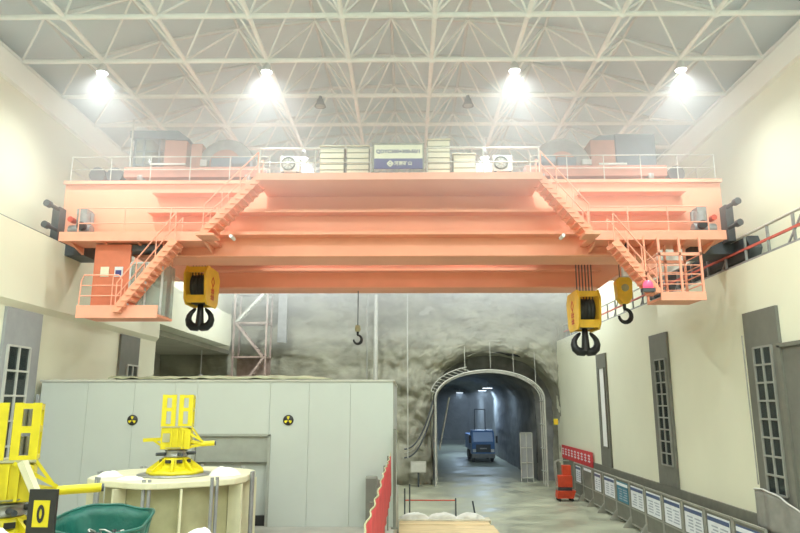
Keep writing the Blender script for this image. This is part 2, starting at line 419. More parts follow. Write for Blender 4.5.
# end railings on top of the girders
railing(CR,[(U0+.1,WY+3,GT+.02),(U0+.1,WY+.1,GT+.02),(WX0,WY+.1,GT+.02)],.98,'galv',.017,1,1.45)
railing(CR,[(WX1,WY+.1,GT+.02),(U1-.1,WY+.1,GT+.02),(U1-.1,WY+3,GT+.02)],.98,'galv',.017,1,1.45)
# staircases
def stair(p0,p1,w,n,name='staircase',hr=True,m='orange',thin=.05):
    """p0 foot, p1 head at the near (camera) side; runs along x, w deep in y"""
    p0=Vector(p0);p1=Vector(p1); off=Vector((0,w,0))
    mb=MB()
    for o_ in (Vector((0,0,0)),off): mb.bar(p0+o_,p1+o_,thin,.26)
    s=mb.build(name,m,CR,ab=True)
    sg=1 if p1.x>p0.x else -1
    for k in range(n):
        q=p0.lerp(p1,(k+.5)/n)
        MB().box((q.x-sg*.02,q.y+w/2,q.z-.10),(abs(p1.x-p0.x)/n*1.0+.10,w+.16,.05)).build('tread',m,s,ab=True)
    if hr:
        for o_ in (Vector((0,0,0)),off):
            h=MB(); up=Vector((0,0,.95)); h.tube([p0+o_+up,p1+o_+up],.022,6); h.tube([p0+o_+up*.5,p1+o_+up*.5],.016,6)
            for k in range(4):
                q=p0.lerp(p1,k/3)+o_; h.cyl(q,q+up,.02,6)
            h.build('handrail','orange2',s,ab=True)
stair((-6.72,20.95,11.3),(-4.98,20.95,13.15),.75,11)
stair((6.0,20.95,11.3),(4.48,20.95,13.15),.75,11)
MB().bb(-6.9,-6.3,20.8,21.59,11.18,11.26).build('landing','orange',CR,ab=True)
MB().bb(5.8,6.3,20.8,21.59,11.18,11.26).build('landing','orange',CR,ab=True)
for x in(-5.75,5.1): MB().cyl((x,20.85,11.16),(x,21.3,11.16),.06,8).build('work_lamp','blind',CR,ab=True)
stair((-9.55,21.3,8.75),(-7.75,21.3,11.15),.65,13)
stair((8.15,21.2,9.35),(6.85,21.2,11.05),.65,10)
# end carriages, wheels, buffers
for sx in (-1,1):
    x=XC+sx*12.3
    e=MB().prism([(21.7,10.95),(21.9,11.4),(31.3,11.4),(31.5,10.95),(31.3,10.62),(21.9,10.62)],'x',x-.22,x+.22).build('end_carriage','dgrey',CR,ab=True,bevel=.02)
    for y in (22.3,23.5,29.7,30.9):
        MB().lathe([(0,-.12),(.30,-.12),(.30,.12),(0,.12)],(x,y,10.865),16,'x').build('wheel','mgrey',e,ab=True)
    xe=U1 if sx>0 else U0
    MB().bb(xe-sx*.9,xe+sx*.55,22.75,24.0,10.95,11.40).build('saddle','dgrey',CR,ab=True)
    for z,yy in ((12.5,21.1),(11.75,21.0)):
        b=MB(); xx=XC+sx*11.72
        b.cyl((xx,22.2,z),(xx+sx*.04,21.75,z+.02),.07,12); b.cyl((xx+sx*.04,21.75,z+.02),(xx+sx*.06,21.55,z+.03),.12,14)
        b.build('buffer','dgrey',CR,ab=True)
    MB().bb(xe-.13,xe+.13,22.25,22.68,11.30,12.6).build('buffer_post','dgrey',CR,ab=True)
    # travel drive: gearbox, motor and brake on the lower walkway
    dv=MB(); dxx=XC+sx*10.75
    dv.bb(dxx-.28,dxx+.28,21.95,22.5,11.29,11.55); dv.cyl((dxx,22.2,11.75),(dxx,22.2,12.3),.24,14)
    dv.cyl((dxx-.3*sx,22.2,11.7),(dxx+.45*sx,22.2,11.7),.2,14); dv.bb(dxx-.18,dxx+.18,22,22.45,12.25,12.45); dv.cyl((dxx-.2*sx,22.3,12.0),(dxx-.2*sx,22.3,12.35),.1,10)
    dv.build('travel_drive','mgrey',CR,ab=True)
    dm=MB(); dm.cyl((dxx+.34*sx,21.9,12.05),(dxx+.34*sx,22.2,12.05),.10,12)
    dm.build('brake','redp',CR,ab=True)
    dd=MB(); dd.cyl((dxx-.1*sx,21.8,11.78),(dxx-.1*sx,21.95,11.78),.15,14); dd.build('motor_cover','black',CR,ab=True)
# lower left access cabin
CL=MB().bb(-10.9,-8.25,21.55,23.0,8.62,8.70).build('cabin_platform','orange',CR,ab=True)
MB().bb(-10.92,-8.23,21.5,21.56,8.56,8.98).build('toe_board','orange2',CL,ab=True)
MB().bb(-10.68,-9.45,21.95,22.05,8.70,11.15).build('cabin_wall','orange4',CL,ab=True)
MB().bb(-10.68,-10.58,22.05,23.0,8.70,11.15).build('cabin_side','orange4',CL,ab=True)
MB().bb(-9.4,-8.3,21.95,22.0,8.72,10.5).build('glazing','glassc',CL,ab=True)
gf=MB()
for x in(-9.4,-8.3,-8.85): gf.bar((x,21.95,8.7),(x,21.95,10.5),.06,.06)
gf.bar((-9.4,21.95,10.5),(-8.3,21.95,10.5),.06,.06); gf.build('glazing_frame','lgrey',CL,ab=True)
gs=MB(); gs.bb(-8.32,-8.26,22,23,8.72,10.5); gs.build('side_glazing','glassc',CL,ab=True)
for x,m in ((-10.28,'cabin'),(-9.8,'blue')): 
    o=MB().bb(x-.14,x+.14,21.91,21.945,10.02,10.36).build('notice','paper' if m=='blue' else m,CL,ab=True)
    if m=='blue': MB().bb(x-.10,x+.10,21.895,21.909,10.06,10.24).build('notice_print','blue',o,ab=True)
for x in (-10.75,-8.4): MB().bar((x,22.9,8.7),(x,22.9,11.3),.12,.12).build('hanger_post','orange',CL,ab=True)
MB().bb(-10.7,-8.2,22.0,22.95,10.95,11.15).build('cabin_roof','dgrey',CL,ab=True)
rl=MB(); rl.tube([(-10.88,21.55,8.95),(-10.85,21.55,9.8),(-10.78,21.55,10.0),(-9.62,21.55,10.0),(-9.5,21.55,9.85),(-9.5,21.55,8.95)],.025,6)
for z in(9.3,9.65): rl.tube([(-10.88,21.55,z),(-9.5,21.55,z)],.02,6)
rl.cyl((-9.8,21.55,8.95),(-9.8,21.55,10.0),.02,6); rl.build('railing','orange2',CL,ab=True)
# right operator cage
KX0,KX1=8.28,9.7
CG=MB().bb(KX0,KX1,21.3,22.6,9.12,9.2).build('cage_floor','orange',CR,ab=True)
MB().bb(KX0-.02,KX1+.02,21.25,21.31,9.08,9.36).build('toe_board','orange2',CG,ab=True)
for x in(KX0+.03,(KX0+KX1)/2,KX1-.03):
    for y in(21.3,22.55): MB().bar((x,y,9.2),(x,y,11.19),.07,.07).build('cage_post','orange2',CG,ab=True)
cb=MB()
for y in(21.3,22.55):
    cb.bar((KX0,y,10.62),(KX1,y,10.62),.07,.10)
    for z in(9.62,9.95,10.25): cb.bar((KX0,y,z),(KX1,y,z),.03,.03)
for x in(KX0+.03,KX1-.03):
    for z in(9.62,9.95,10.25,10.62): cb.bar((x,21.3,z),(x,22.55,z),.03,.03)
cb.build('cage_bars','orange2',CG,ab=True)
bc=MB().lathe([(0,.16),(.1,.14),(.16,.05),(.16,-.1),(0,-.1)],(7.8,21.1,9.55),14).build('warning_beacon','pink',CR,ab=True)
MB().bb(7.6,8.0,21.0,21.25,9.33,9.44).build('beacon_base','dgrey',bc,ab=True)
MB().bar((7.8,21.2,9.4),(7.8,21.2,11.2),.05,.05).build('beacon_bracket','orange',bc,ab=True)
jb=MB(); jb.bb(7.3,7.7,21.9,22.1,10.0,10.45); jb.build('junction_box','lgrey',CR,ab=True)
MB().bar((7.5,22.1,10.4),(7.5,22.1,11.2),.06,.06).build('junction_bracket','dgrey',CR,ab=True)

# ------------------------------------------------------------------ things standing on the crane walkway
SG=thing('signboard','white and blue capacity signboard fixed to the railing of the crane walkway','sign',(-.27,20.72,13.2))
MB().bb(-.80,.80,-.03,.03,.551,1.03).build('sign_panel','cabin',SG); MB().bb(-.80,.80,-.035,.03,.2,.55).build('sign_band','blue',SG)
fr=MB()
for x in(-.83,.83): fr.bar((x,.0,.12),(x,.0,1.07),.06,.06)
fr.bar((-.86,.02,1.07),(.86,.02,1.07),.06,.06); fr.build('sign_frame','cabd',SG)
text('QDYC300+300-50/1',.172,'bluetxt','capacity_lettering',SG,Matrix.Translation((0,-.045,.79))@FACE_CAM,.006)
text('河南矿山',.15,'cabin','maker_lettering',SG,Matrix.Translation((.16,-.05,.37))@FACE_CAM,.006)
lg=MB()
for a in range(4):
    p=[(-.27,.37+.10),(-.27+.10,.37),(-.27,.37-.10),(-.27-.10,.37)]; q0=p[a];q1=p[(a+1)%4]
    lg.bar((q0[0],-.045,q0[1]),(q1[0],-.045,q1[1]),.02,.035)
lg.bb(-.32,-.22,-.055,-.04,.34,.40); lg.build('diamond_logo','cabin',SG)
def cabinet(x0,x1,h,rows,label):
    c=thing('electrical_cabinet',label,'electrical cabinet',((x0+x1)/2,21.45,13.2)); w=(x1-x0)
    MB().bb(-w/2,w/2,0,.5,0,h).build('cabinet_body','cabd',c)
    rh=(h-.03)/rows
    for k in range(rows):
        MB().bb(-w/2+.02,w/2-.02,-.05,-.002,.03+k*rh,.03+(k+1)*rh-.045).build('shutter','cabin',c)
    MB().bb(-w/2-.02,w/2+.02,-.08,.5,h+.002,h+.035).build('cabinet_top','cabin',c)
cabinet(-2.98,-2.14,1.27,6,'ivory ribbed electrical cabinet second left of the signboard on the crane walkway')
cabinet(-2.06,-1.28,1.27,6,'ivory ribbed electrical cabinet directly left of the signboard')
cabinet(.72,1.5,1.5,7,'tallest ivory electrical cabinet, directly right of the signboard')
cabinet(1.6,2.36,.97,4,'low ivory electrical cabinet furthest right of the signboard')
def ac(x,label):
    a=thing('air_conditioner',label,'air conditioner',(x,21.3,13.42)); MB().bb(-.33,.33,-.12,.12,-.219,-.14).build('base_frame','dgrey',a)
    MB().bb(-.33,.33,-.13,.13,.06,.62).build('casing','blind',a,bevel=.015)
    g=MB().lathe([(.24,0),(.24,.03),(.2,.03),(.2,0)],(-.06,-.16,.34),18,'y'); 
    for k in range(4):
        t=k*PI/4; g.bar((-.06+.22*math.cos(t),-.15,.34+.22*math.sin(t)),(-.06-.22*math.cos(t),-.15,.34-.22*math.sin(t)),.012,.012)
    f=g.build('fan_grille','mgrey',a); MB().lathe([(0,0),(.07,0),(.07,.02),(0,.02)],(-.06,-.175,.34),12,'y').build('fan_hub','blind',f)
    for s in(-1,1): MB().bb(s*.25-.04,s*.25+.04,-.13,.13,-.139,.058).build('foot','dgrey',a)
ac(-3.95,'white air conditioner outdoor unit at the left end of the crane walkway')
ac(3.25,'white air conditioner outdoor unit at the right end of the crane walkway')

# trolleys
def trolley(mir,label):
    cx=-7.9 if mir>0 else 7.0
    t=thing('hoist_trolley',label,'hoist trolley',(cx,26.6,GT+.14))
    X=lambda a:mir*a
    def bb(x0,x1,y0,y1,z0,z1): return MB().bb(min(X(x0),X(x1)),max(X(x0),X(x1)),y0,y1,z0,z1)
    bb(-2.6,2.6,-3.4,-2.9,.22,.62).build('front_beam','orange3',t)
    bb(-2.6,2.6,2.9,3.4,.22,.62).build('rear_beam','orange3',t)
    for x in(-2.4,2.2): bb(x,x+.3,-2.89,2.89,.22,.6).build('cross_beam','orange3',t)
    bb(-2.09,2.19,-2.89,2.89,.56,.6).build('deck','orange3',t)
    for x in(-2.0,2.0):
        for y in(-3.2,3.2): MB().lathe([(0,-.1),(.22,-.1),(.22,.1),(0,.1)],(X(x),y,.22),14,'x').build('wheel','mgrey',t)
    for zz in (0,): pass
    return t,X,bb
T,X,bb=trolley(1,'left orange hoist trolley on the crane with a glazed blue-roofed machine house')
bb(-2.55,-1.9,-2.7,-1.2,.62,2.05).build('house_glazing','glassc',T)
hf=MB()
for x in(-2.55,-2.2,-1.6): hf.bar((x,-2.72,.62),(x,-2.72,2.05),.07,.07)
for z in(.95,1.5,2.0): hf.bar((-2.55,-2.72,z),(-1.4,-2.72,z),.05,.05)
hf.build('house_frame','rooblue',T)
MB().bb(-1.4,-.55,-2.75,-1.2,.62,1.95).build('house_wall','orange3',T)
MB().prism([(-2.75,2.05),(-2.75,2.3),(-.9,2.3),(-.45,1.97),(-.45,1.92),(-2.6,2.0)],'y',-2.85,-1.1).build('house_roof','rooblue',T)
MB().bb(-1.9,-.55,-2.82,-2.76,.92,.99).build('white_sill','blind',T)  # plain white strip across the machine house front
MB().bb(-.42,.0,-2.6,-1.4,.62,1.85).build('gearbox_cover','orange3',T)
d=MB().lathe([(0,-1),(1.02,-1),(1.1,-.95),(1.1,.95),(1.02,1),(0,1)],(.95,-1.6,.95),30,'y').build('drum_hood','mgrey',T)
MB().lathe([(0,0),(.62,0),(.62,.1),(0,.1)],(.95,-2.72,.95),24,'y').build('drum_end','orange3',d)
mm=MB(); mm.bb(.5,1.2,-3.0,-2.75,.7,1.12); mm.cyl((1.3,-2.9,.95),(2.0,-2.9,.95),.25,14); mm.build('hoist_motor','rooblue',T)
MB().bb(.05,.3,-2.9,-2.65,.85,1.1).build('brake_unit','lgrey',T)
for x in(-3.6,-2.95): 
    mm=MB(); mm.cyl((x,-3.4,.32),(x,-2.6,.32),.3,16); mm.build('cable_reel','dgrey',T)
MB().bar((-3.9,-3.0,.35),(-2.55,-3.0,.35),.12,.2).build('reel_arm','orange3',T)
MB().bar((-2.62,-2.9,.62),(-2.62,-2.9,2.75),.05,.05).build('mast','lgrey',T)
T2,X,bb=trolley(-1,'right orange hoist trolley on the crane with a blue-grey panelled machine house')
MB().bb(1.0,2.5,-2.75,-1.2,.85,2.12).build('house_panel','rooblue',T2)
MB().bb(1.0,2.5,-2.70,-1.2,.62,.848).build('house_base','orange3',T2)
MB().bb(.05,.98,-2.7,-1.2,.62,1.9).build('house_wall','orange3',T2)
MB().prism([(.05,1.902),(.45,2.1),(.98,2.1),(.98,1.902)],'y',-2.7,-1.2).build('house_roof','rooblue',T2)
MB().bb(.3,1.35,-2.84,-2.77,.86,.93).build('white_sill','blind',T2)
d=MB().lathe([(0,-1),(1.05,-1),(1.13,-.95),(1.13,.95),(1.05,1),(0,1)],(-1.05,-1.6,.9),30,'y').build('drum_hood','mgrey',T2)
MB().lathe([(0,0),(.55,0),(.55,.1),(0,.1)],(-1.05,-2.72,.9),24,'y').build('drum_end','orange3',d)
mm=MB(); mm.bb(-1.3,-.6,-3.0,-2.75,.7,1.1); mm.cyl((-2.1,-2.9,.95),(-1.4,-2.9,.95),.25,14); mm.build('hoist_motor','rooblue',T2)
MB().bb(-.35,.0,-2.9,-2.65,.85,1.05).build('brake_unit','lgrey',T2)
cbm=MB()
cbm.tube([(.6+1.9*k/12,-2.95,.72-.22*math.sin(PI*k/12)) for k in range(13)],.06,8); cbm.build('hose','dgrey',T2)
mm=MB(); mm.cyl((2.95,-3.4,.3),(2.95,-2.6,.3),.3,16); mm.build('cable_reel','dgrey',T2)
MB().bar((2.3,-3.0,.35),(3.2,-3.0,.35),.12,.2).build('reel_arm','orange3',T2)

# ------------------------------------------------------------------ hook blocks
def ramshorn(mb,z0,s):
    """double hook: shank and two horns in the xz plane"""
    mb.cyl((0,0,z0),(0,0,z0-.98*s),.12*s,14,.19*s)
    for sg in(-1,1):
        pts=[(0,-.92),(.13,-1.02),(.3,-1.0),(.44,-.88),(.50,-.70),(.47,-.52),(.38,-.38),(.27,-.27),(.2,-.2)]
        rr=[.17,.19,.19,.17,.14,.12,.10,.08,.04]
        mb.tube([(sg*x*s,0,z0+z*s) for x,z in pts],[r*s for r in rr],10)
    return mb
def logo_strokes(x,side):
    mb=MB(); 
    def st(y0,z0,y1,z1,w=.05): mb.bar((x,y0,z0),(x,y1,z1),.012,w)
    for a in range(4):
        p=[(0,.42),(.2,.22),(0,.02),(-.2,.22)]; st(*p[a],*p[(a+1)%4])
    for zz in(-.12,-.38):
        st(-.22,zz,.22,zz); st(-.05,zz-.1,-.05,zz+.1); st(.14,zz-.1,.14,zz+.1); st(-.2,zz-.1,.2,zz-.1)
    return mb
def hook_block(loc,label,side,top,w=.40,dep=2.0,h=1.55,ropes=6):
    t=thing('hook_block',label,'crane hook',loc)
    H=h/2
    poly=[(-dep*.36,H),(dep*.36,H),(dep*.5,H*.55),(dep*.42,-H*.75),(dep*.3,-H),(-dep*.3,-H),(-dep*.42,-H*.75),(-dep*.5,H*.55)]
    for sx in(-1,1):
        o=MB().prism(poly,'x',sx*w-.04,sx*w+.04).build('cheek_plate','yelhook',t,bevel=.02)
        if sx==side:
            lo=logo_strokes(sx*w+sx*.048,side).build('red_emblem','redp',o); lo['label']='red emblem on the yellow cheek plate'
    for zz,hh in((H*.78,.22),(-H*.72,.3)):
        for yy in(-dep*.36,dep*.36): MB().bb(-w+.042,w-.042,yy-.06,yy+.06,zz-hh/2,zz+hh/2).build('cross_plate','yelhook',t)
    s=MB()
    for k in range(5):
        x=-w*.72+w*1.44*k/4; s.lathe([(.1,-.05),(.46,-.06),(.42,0),(.46,.06),(.1,.05)],(x,0,.06),24,'x')
    s.cyl((-w+.05,0,.06),(w-.05,0,.06),.12,12); s.build('sheaves','dgrey',t)
    r=[]
    for k in range(ropes):
        x=-w*.75+w*1.5*k/(ropes-1)
        rp=MB().cyl((x,-.3,.3),(x,-.3,top-loc[2]),.022,6); rp.build('wire_rope','dgrey',t)
    hk=MB(); ramshorn(hk,-H*.85,.92); hk.build('double_hook','hookblk',t,flip=True)
    MB().bb(-.3,.3,-.3,.3,-H*.88,-H*.6).build('hook_yoke','hookblk',t)
    return t
hook_block((-8.28,26.2,10.38),'large yellow hook block with black double hook hanging at the left under the crane',1,13.9)
hook_block((7.05,26.2,9.38),'large yellow hook block with black double hook hanging low at the right',-1,13.9)
t=thing('hook_block','small yellow auxiliary hook block with a single black hook, beside the large right block','crane hook',(8.95,27,10.3))
a=MB().prism([(-.33,.45),(-.2,.6),(.2,.6),(.33,.45),(.3,-.25),(.12,-.5),(-.12,-.5),(-.3,-.25)],'y',-.22,.22).build('casing','yelhook',t,bevel=.03)
MB().lathe([(0,-.03),(.15,-.03),(.15,.03),(0,.03)],(0,-.25,.15),14,'y').build('pin_cap','creamd',a)
def single_hook(mb,z,s):
    pts=[(0,0,z),(0,0,z-.22*s)]
    for k in range(14):
        an=PI/2-k/13*1.5*PI; pts.append((.24*s*math.cos(an)*1.0,0,z-.50*s+.26*s*math.sin(an)))
    rr=[.07*s]*2+[(.10-.05*abs(k-6)/7)*s for k in range(14)]
    mb.tube(pts,rr,10); return mb
single_hook(MB(),-.45,1.05).build('single_hook','hookblk',t)
for x in(-.12,.12): MB().cyl((x,0,.5),(x,0,3.6),.02,6).build('wire_rope','dgrey',t)
t=thing('small_hook','tiny dark hook on a thin rope in front of the rock wall','crane hook',(-2.22,29.8,8.9))
single_hook(MB(),.1,.75).build('single_hook','hookblk',t)
MB().lathe([(0,.3),(.12,.28),(.14,.12),(.1,.0),(0,.0)],(0,0,.08),12).build('hook_weight','creamd',t)
MB().cyl((0,0,.35),(0,0,1.94),.02,6).build('wire_rope','dgrey',t)

# ------------------------------------------------------------------ crane rails and ledge railings
for side,x in(('right',XC+11.45),('left',XC-11.45)):
    z=ZL+.0
if True:
    x=XC+11.45+.25
    r=MB().bb(11.69,11.81,Y0+.5,49,ZL+.001,ZL+.16); tag(r.build('crane_rail','dgrey'),'dark steel crane rail lying on the right wall ledge','rail')
    r=MB().bb(-12.91,-12.79,Y0+.5,32,ZL+.001,ZL+.16); tag(r.build('crane_rail','dgrey'),'dark steel crane rail lying on the left wall ledge','rail')
LR=thing('ledge_railing','grey steel railing with a red bar running along the right wall ledge','railing',(11.42,30,ZL))
MB().tube([(11.42,y,11.35) for y in(8,48)],.045,6).build('top_rail','galv',LR,ab=True)
MB().bb(11.38,11.46,8,48,10.86,10.93).build('red_bar','copper',LR,ab=True)
MB().bb(11.38,11.46,8,48,10.41,10.5).build('kick_rail','mgrey',LR,ab=True)
for k in range(28):
    y=9+k*1.42; MB().bar((11.42,y,ZL+.01),(11.42,y,11.33),.07,.07).build('post','mgrey',LR,ab=True)
for k in range(9):
    y=10+k*4.26; MB().bar((11.44,y,11.2),(11.44,y+.9,ZL+.02),.05,.05).build('diagonal_stay','mgrey',LR,ab=True)
tag(MB().tube([(XL-.1,y,ZLL+.055+.004*math.sin(y)) for y in range(-6,33,2)],.05,6).build('edge_cable','dgrey'),'dark cable lying along the top edge of the left wall','cable')

# ------------------------------------------------------------------ white panel enclosure
BX0_,BX1_,BY0,BY1_,BZ0,BZ1=-12.05,-.45,22.0,30,2.0,6.5
EN=thing('panel_enclosure','large white panelled enclosure with an open grey doorway behind the yellow rigs','enclosure',((BX0_+BX1_)/2,26,BZ0))
DX0,DX1,DZ1=-6.88,-4.48,4.8
npan=[BX0_,-10.5,-8.95,-7.6,DX0]
def panel(x0,x1,z0,z1,name='wall_panel'): MB().bb(x0+.004,x1-.004,BY0,BY0+.1,z0,z1).build(name,'white',EN,ab=True)
for a,b in zip(npan[:-1],npan[1:]): panel(a,b,BZ0,BZ1)
panel(DX0,DX1,DZ1,BZ1)
for a,b in zip([DX1,-3.2,-1.85],[-3.2,-1.85,BX1_]): panel(a,b,BZ0,BZ1)
MB().bb(BX0_,BX1_-.01,BY0+.1,BY0+.13,DZ1,BZ1-.02).build('seam_backing','whiteseam',EN,ab=True)
mb=MB(); mb.bb(BX0_+.01,DX0-.01,BY0+.1,BY0+.13,BZ0,DZ1); mb.bb(DX1+.01,BX1_-.01,BY0+.1,BY0+.13,BZ0,DZ1); mb.build('lower_backing','whiteseam',EN,ab=True)
MB().bb(BX1_-.1,BX1_,BY0+.11,BY1_,BZ0,BZ1).build('side_wall','white',EN,ab=True)
MB().bb(BX0_,BX0_+.1,BY0+.14,BY1_,BZ0,BZ1).build('side_wall','white',EN,ab=True)
MB().bb(BX0_,BX1_,BY1_,BY1_+.1,BZ0,BZ1).build('back_wall','white',EN,ab=True)
MB().bb(BX0_-.05,BX1_+.03,BY0-.04,BY1_+.12,BZ1+.002,BZ1+.07).build('roof_sheet','conc',EN,ab=True)
mb=MB(); mb.bb(DX0-.07,DX0+.03,BY0-.03,BY0+.14,BZ0,DZ1); mb.bb(DX1-.03,DX1+.07,BY0-.03,BY0+.14,BZ0,DZ1); mb.bb(DX0-.07,DX1+.07,BY0-.03,BY0+.14,DZ1-.04,DZ1+.04)
mb.build('door_frame','doorg',EN,ab=True)
MB().bb(DX0+.04,DX1-.04,BY0+.06,BY0+.1,3.95,DZ1-.05).build('roller_shutter','doorg',EN,ab=True)
MB().bb(DX0+.04,DX1-.04,BY0+.25,BY0+.3,BZ0+.3,3.94).build('inner_curtain','white',EN,ab=True)
MB().bb(DX0+.04,DX1-.04,BY0+.12,BY0+.24,BZ0,BZ0+.3).build('threshold','blacksgn',EN,ab=True)
def round_sign(x,label):
    s=MB().lathe([(0,-.02),(.16,-.02),(.17,0),(.17,.018),(0,.018)],(0,0,0),24,'y').build('round_sign','blacksgn'); s.location=(x,BY0-.021,5.27)
    tag(s,label,'sign')
    y=MB()
    for k in range(3):
        a=PI/2+k*2*PI/3
        y.prism([(.03*math.cos(a-.5),.03*math.sin(a-.5)),(.12*math.cos(a-.4),.12*math.sin(a-.4)),(.13*math.cos(a),.13*math.sin(a)),(.12*math.cos(a+.4),.12*math.sin(a+.4)),(.03*math.cos(a+.5),.03*math.sin(a+.5))],'y',-.03,-.021)
    y.build('yellow_symbol','yel',s)
round_sign(-8.95,'round black sign with yellow symbol on the white enclosure, left of its doorway')
round_sign(-3.86,'round black sign with yellow symbol on the white enclosure, right of its doorway')
def tarpfn(u,v):
    x=-9.9+7.4*u; p=Vector((x,v*3,0)); yy=22.05+v*.9
    if v<.15: z=6.575+.06*noise.noise(p*3)
    z=6.60+.10*abs(noise.noise(p*1.7))+.13*math.sin(PI*min(1,v*1.3))*(.6+.5*noise.noise(Vector((x*1.2,0,4))))
    if u>.9: z-=(u-.9)*.9*(z-6.58)*8*.9
    return Vector((x,yy,max(z,6.585)))
tag(MB().grid(tarpfn,70,10).build('folded_tarpaulin','tarp',solid=.02),'long folded olive tarpaulin lying on top of the white enclosure','tarpaulin')

# ------------------------------------------------------------------ pedestals and yellow rigs
def pedestal(cx,cy,label):
    t=thing('steel_pedestal',label,'pedestal',(cx,cy,2.0)); R=2.03; zt=1.78
    n=48
    def edge(k):
        a=2*PI*k/n; r=R*(1.03-.035*(math.cos(6*a)))+.04*noise.noise(Vector((k*.7,cx,0))); return (r*math.cos(a),r*math.sin(a))
    MB().prism([edge(k) for k in range(n)],'z',zt,zt+.16).build('top_plate','cream',t,bevel=.03)
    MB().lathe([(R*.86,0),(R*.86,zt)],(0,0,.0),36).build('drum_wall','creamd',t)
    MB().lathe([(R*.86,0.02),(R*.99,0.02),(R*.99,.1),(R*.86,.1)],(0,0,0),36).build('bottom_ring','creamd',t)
    for k in range(8):
        a=2*PI*(k+.5)/8; c,s=math.cos(a),math.sin(a); Rm=Matrix.Rotation(a,3,'Z')
        MB().box((c*R*.97,s*R*.97,zt/2),(R*.2,.05,zt-.02),Rm).build('web_plate','cream',t)
    for k in range(8):
        a=2*PI*k/8-PI/2; c,s=math.cos(a),math.sin(a); p=MB()
        for d in(-.07,.07): p.cyl((c*R*1.02-s*d,s*R*1.02+c*d,0),(c*R*1.02-s*d,s*R*1.02+c*d,zt+.22),.045,10)
        p.build('tie_rod','mgrey',t)
    return t
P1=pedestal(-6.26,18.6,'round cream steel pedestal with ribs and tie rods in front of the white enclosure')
lump=MB()
def lumpf(cx,cy,rx,ry,h,seed):
    def fn(u,v):
        a=2*PI*u; r=v; q=Vector((math.cos(a)*r,math.sin(a)*r,seed)); rr=1+.25*noise.noise(q*2)
        return Vector((cx+rx*r*rr*math.cos(a),cy+ry*r*rr*math.sin(a),h*(1-r**2.6)*(.9+.22*noise.noise(q*2.2))+.03*noise.noise(q*7)*(1-r)))
    return fn
for k,(x,y,rx,ry,h) in enumerate([(-7.75,17.9,.32,.3,.14),(-4.85,18.2,.4,.34,.22),(-6.9,17.1,.35,.2,.09)]):
    o=MB().grid(lumpf(0,0,rx,ry,h,k),24,8).build('sheet_heap','cloth'); o.location=(x,y,3.945)
    tag(o,['cream crumpled sheet on the left side of the round pedestal','cream crumpled sheet on the right side of the round pedestal','low cream sheet at the front edge of the round pedestal'][k],'sheet')
def rig(loc,rz,label,AL=1.15):
    t=thing('yellow_rig',label,'machine rig',loc,rz)
    MB().lathe([(0,0),(1.06,0),(1.06,.035),(0,.035)],(0,0,0),40).build('round_plate','plate',t)
    # splayed base of gussets
    b=MB().lathe([(0,.04),(.82,.04),(.82,.12),(.66,.16),(.5,.20),(.38,.46),(.34,.5),(0,.5)],(0,0,0),8)
    bo=b.build('base','yel',t)
    for k in range(8):
        a=k*PI/4; c,s=math.cos(a),math.sin(a); m_=MB().prism([(.36,.5),(.8,.17),(.8,.121),(.5,.19)],'y',-.025,.025)
        R=Matrix.Rotation(a,3,'Z'); m_.v=[R@v for v in m_.v]; m_.build('gusset','yel',bo)
    for k in range(8):
        a=(k+.5)*PI/4; m_=MB().box((.425*math.cos(a),.425*math.sin(a),.40),(.05,.16,.09),Matrix.Rotation(a,3,'Z')); m_.build('opening','blacksgn',bo)
    c=MB(); c.lathe([(0,.5),(.3,.5),(.36,.54),(.3,.58),(.3,.66),(.34,.7),(0,.7)],(0,0,0),20); c.build('slewing_collar','plate',t)
    for k in range(4):
        a=k*PI/2+.4; MB().cyl((.25*math.cos(a),.25*math.sin(a),.6),(.58*math.cos(a),.58*math.sin(a),.6),.05,8).build('clamp_screw','dgrey',t)
    lower=MB(); lower.prism([(-.42,.74),(.42,.74),(.42,1.3),(.3,1.36),(-.42,1.36)],'y',-.36,.36); lo=lower.build('lower_housing','yel',t,bevel=.02)
    MB().lathe([(.2,.70),(.45,.78),(.45,.8)],(0,0,0),20).build('housing_skirt','creamd',lo)
    rb=MB()
    for x in(-.12,.05,.2): rb.box((x,-.385,1.05),(.05,.05,.58))
    rb.build('housing_rib','yel',lo)
    MB().bb(-.36,-.16,-.39,-.363,.95,1.2).build('hatch','creamd',lo)
    MB().bb(-.44,.44,-.38,.38,1.362,1.40).build('deck_plate','creamd',t)
    # two tall slotted uprights
    for x0,x1 in((-.44,-.04),(.04,.44)):
        u=MB(); bw=.13
        for xa,xb in((x0,x0+bw),(x1-bw,x1)): u.bb(xa,xb,-.34,-.26,1.402,2.32)
        for (z0,z1) in((1.402,1.47),(1.83,1.94),(2.22,2.31)): u.bb(x0+bw,x1-bw,-.335,-.265,z0,z1)
        xo0,xo1=(x0,x0+.05) if x0<0 else (x1-.05,x1)
        u.bb(xo0,xo1,.2,.28,1.402,2.3)
        for (z0,z1) in((1.402,1.47),(1.83,1.94),(2.2,2.3)): u.bb(xo0,xo1,-.26,.2,z0,z1)
        u.build('slotted_upright','yel',t)
    ar=MB(); ar.tube([(.42,-.2,.95),(.75,-.2,.88),(1.0,-.2,.88)],.06,8); ar.cyl((.72,-.2,.88),(AL-.04,-.2,.9),.075,12)
    ar.bar((.12,-.38,1.36),(.78,-.24,.95),.05,.06); ar.bar((.42,-.3,1.40),(.72,-.22,.98),.05,.05); ar.bar((.40,-.2,.8),(.8,-.2,.87),.08,.08)
    a=ar.build('support_arm','yel',t); MB().cyl((AL-.039,-.2,.9),(AL,-.2,.9),.065,12).build('arm_end','dgrey',a)
    ar=MB(); ar.bar((-.42,0,1.02),(-.95,-.1,1.0),.10,.10); ar.bar((-.42,0,.82),(-.65,-.05,.98),.06,.06)
    ar.build('rear_arm','yel',t)
    return t
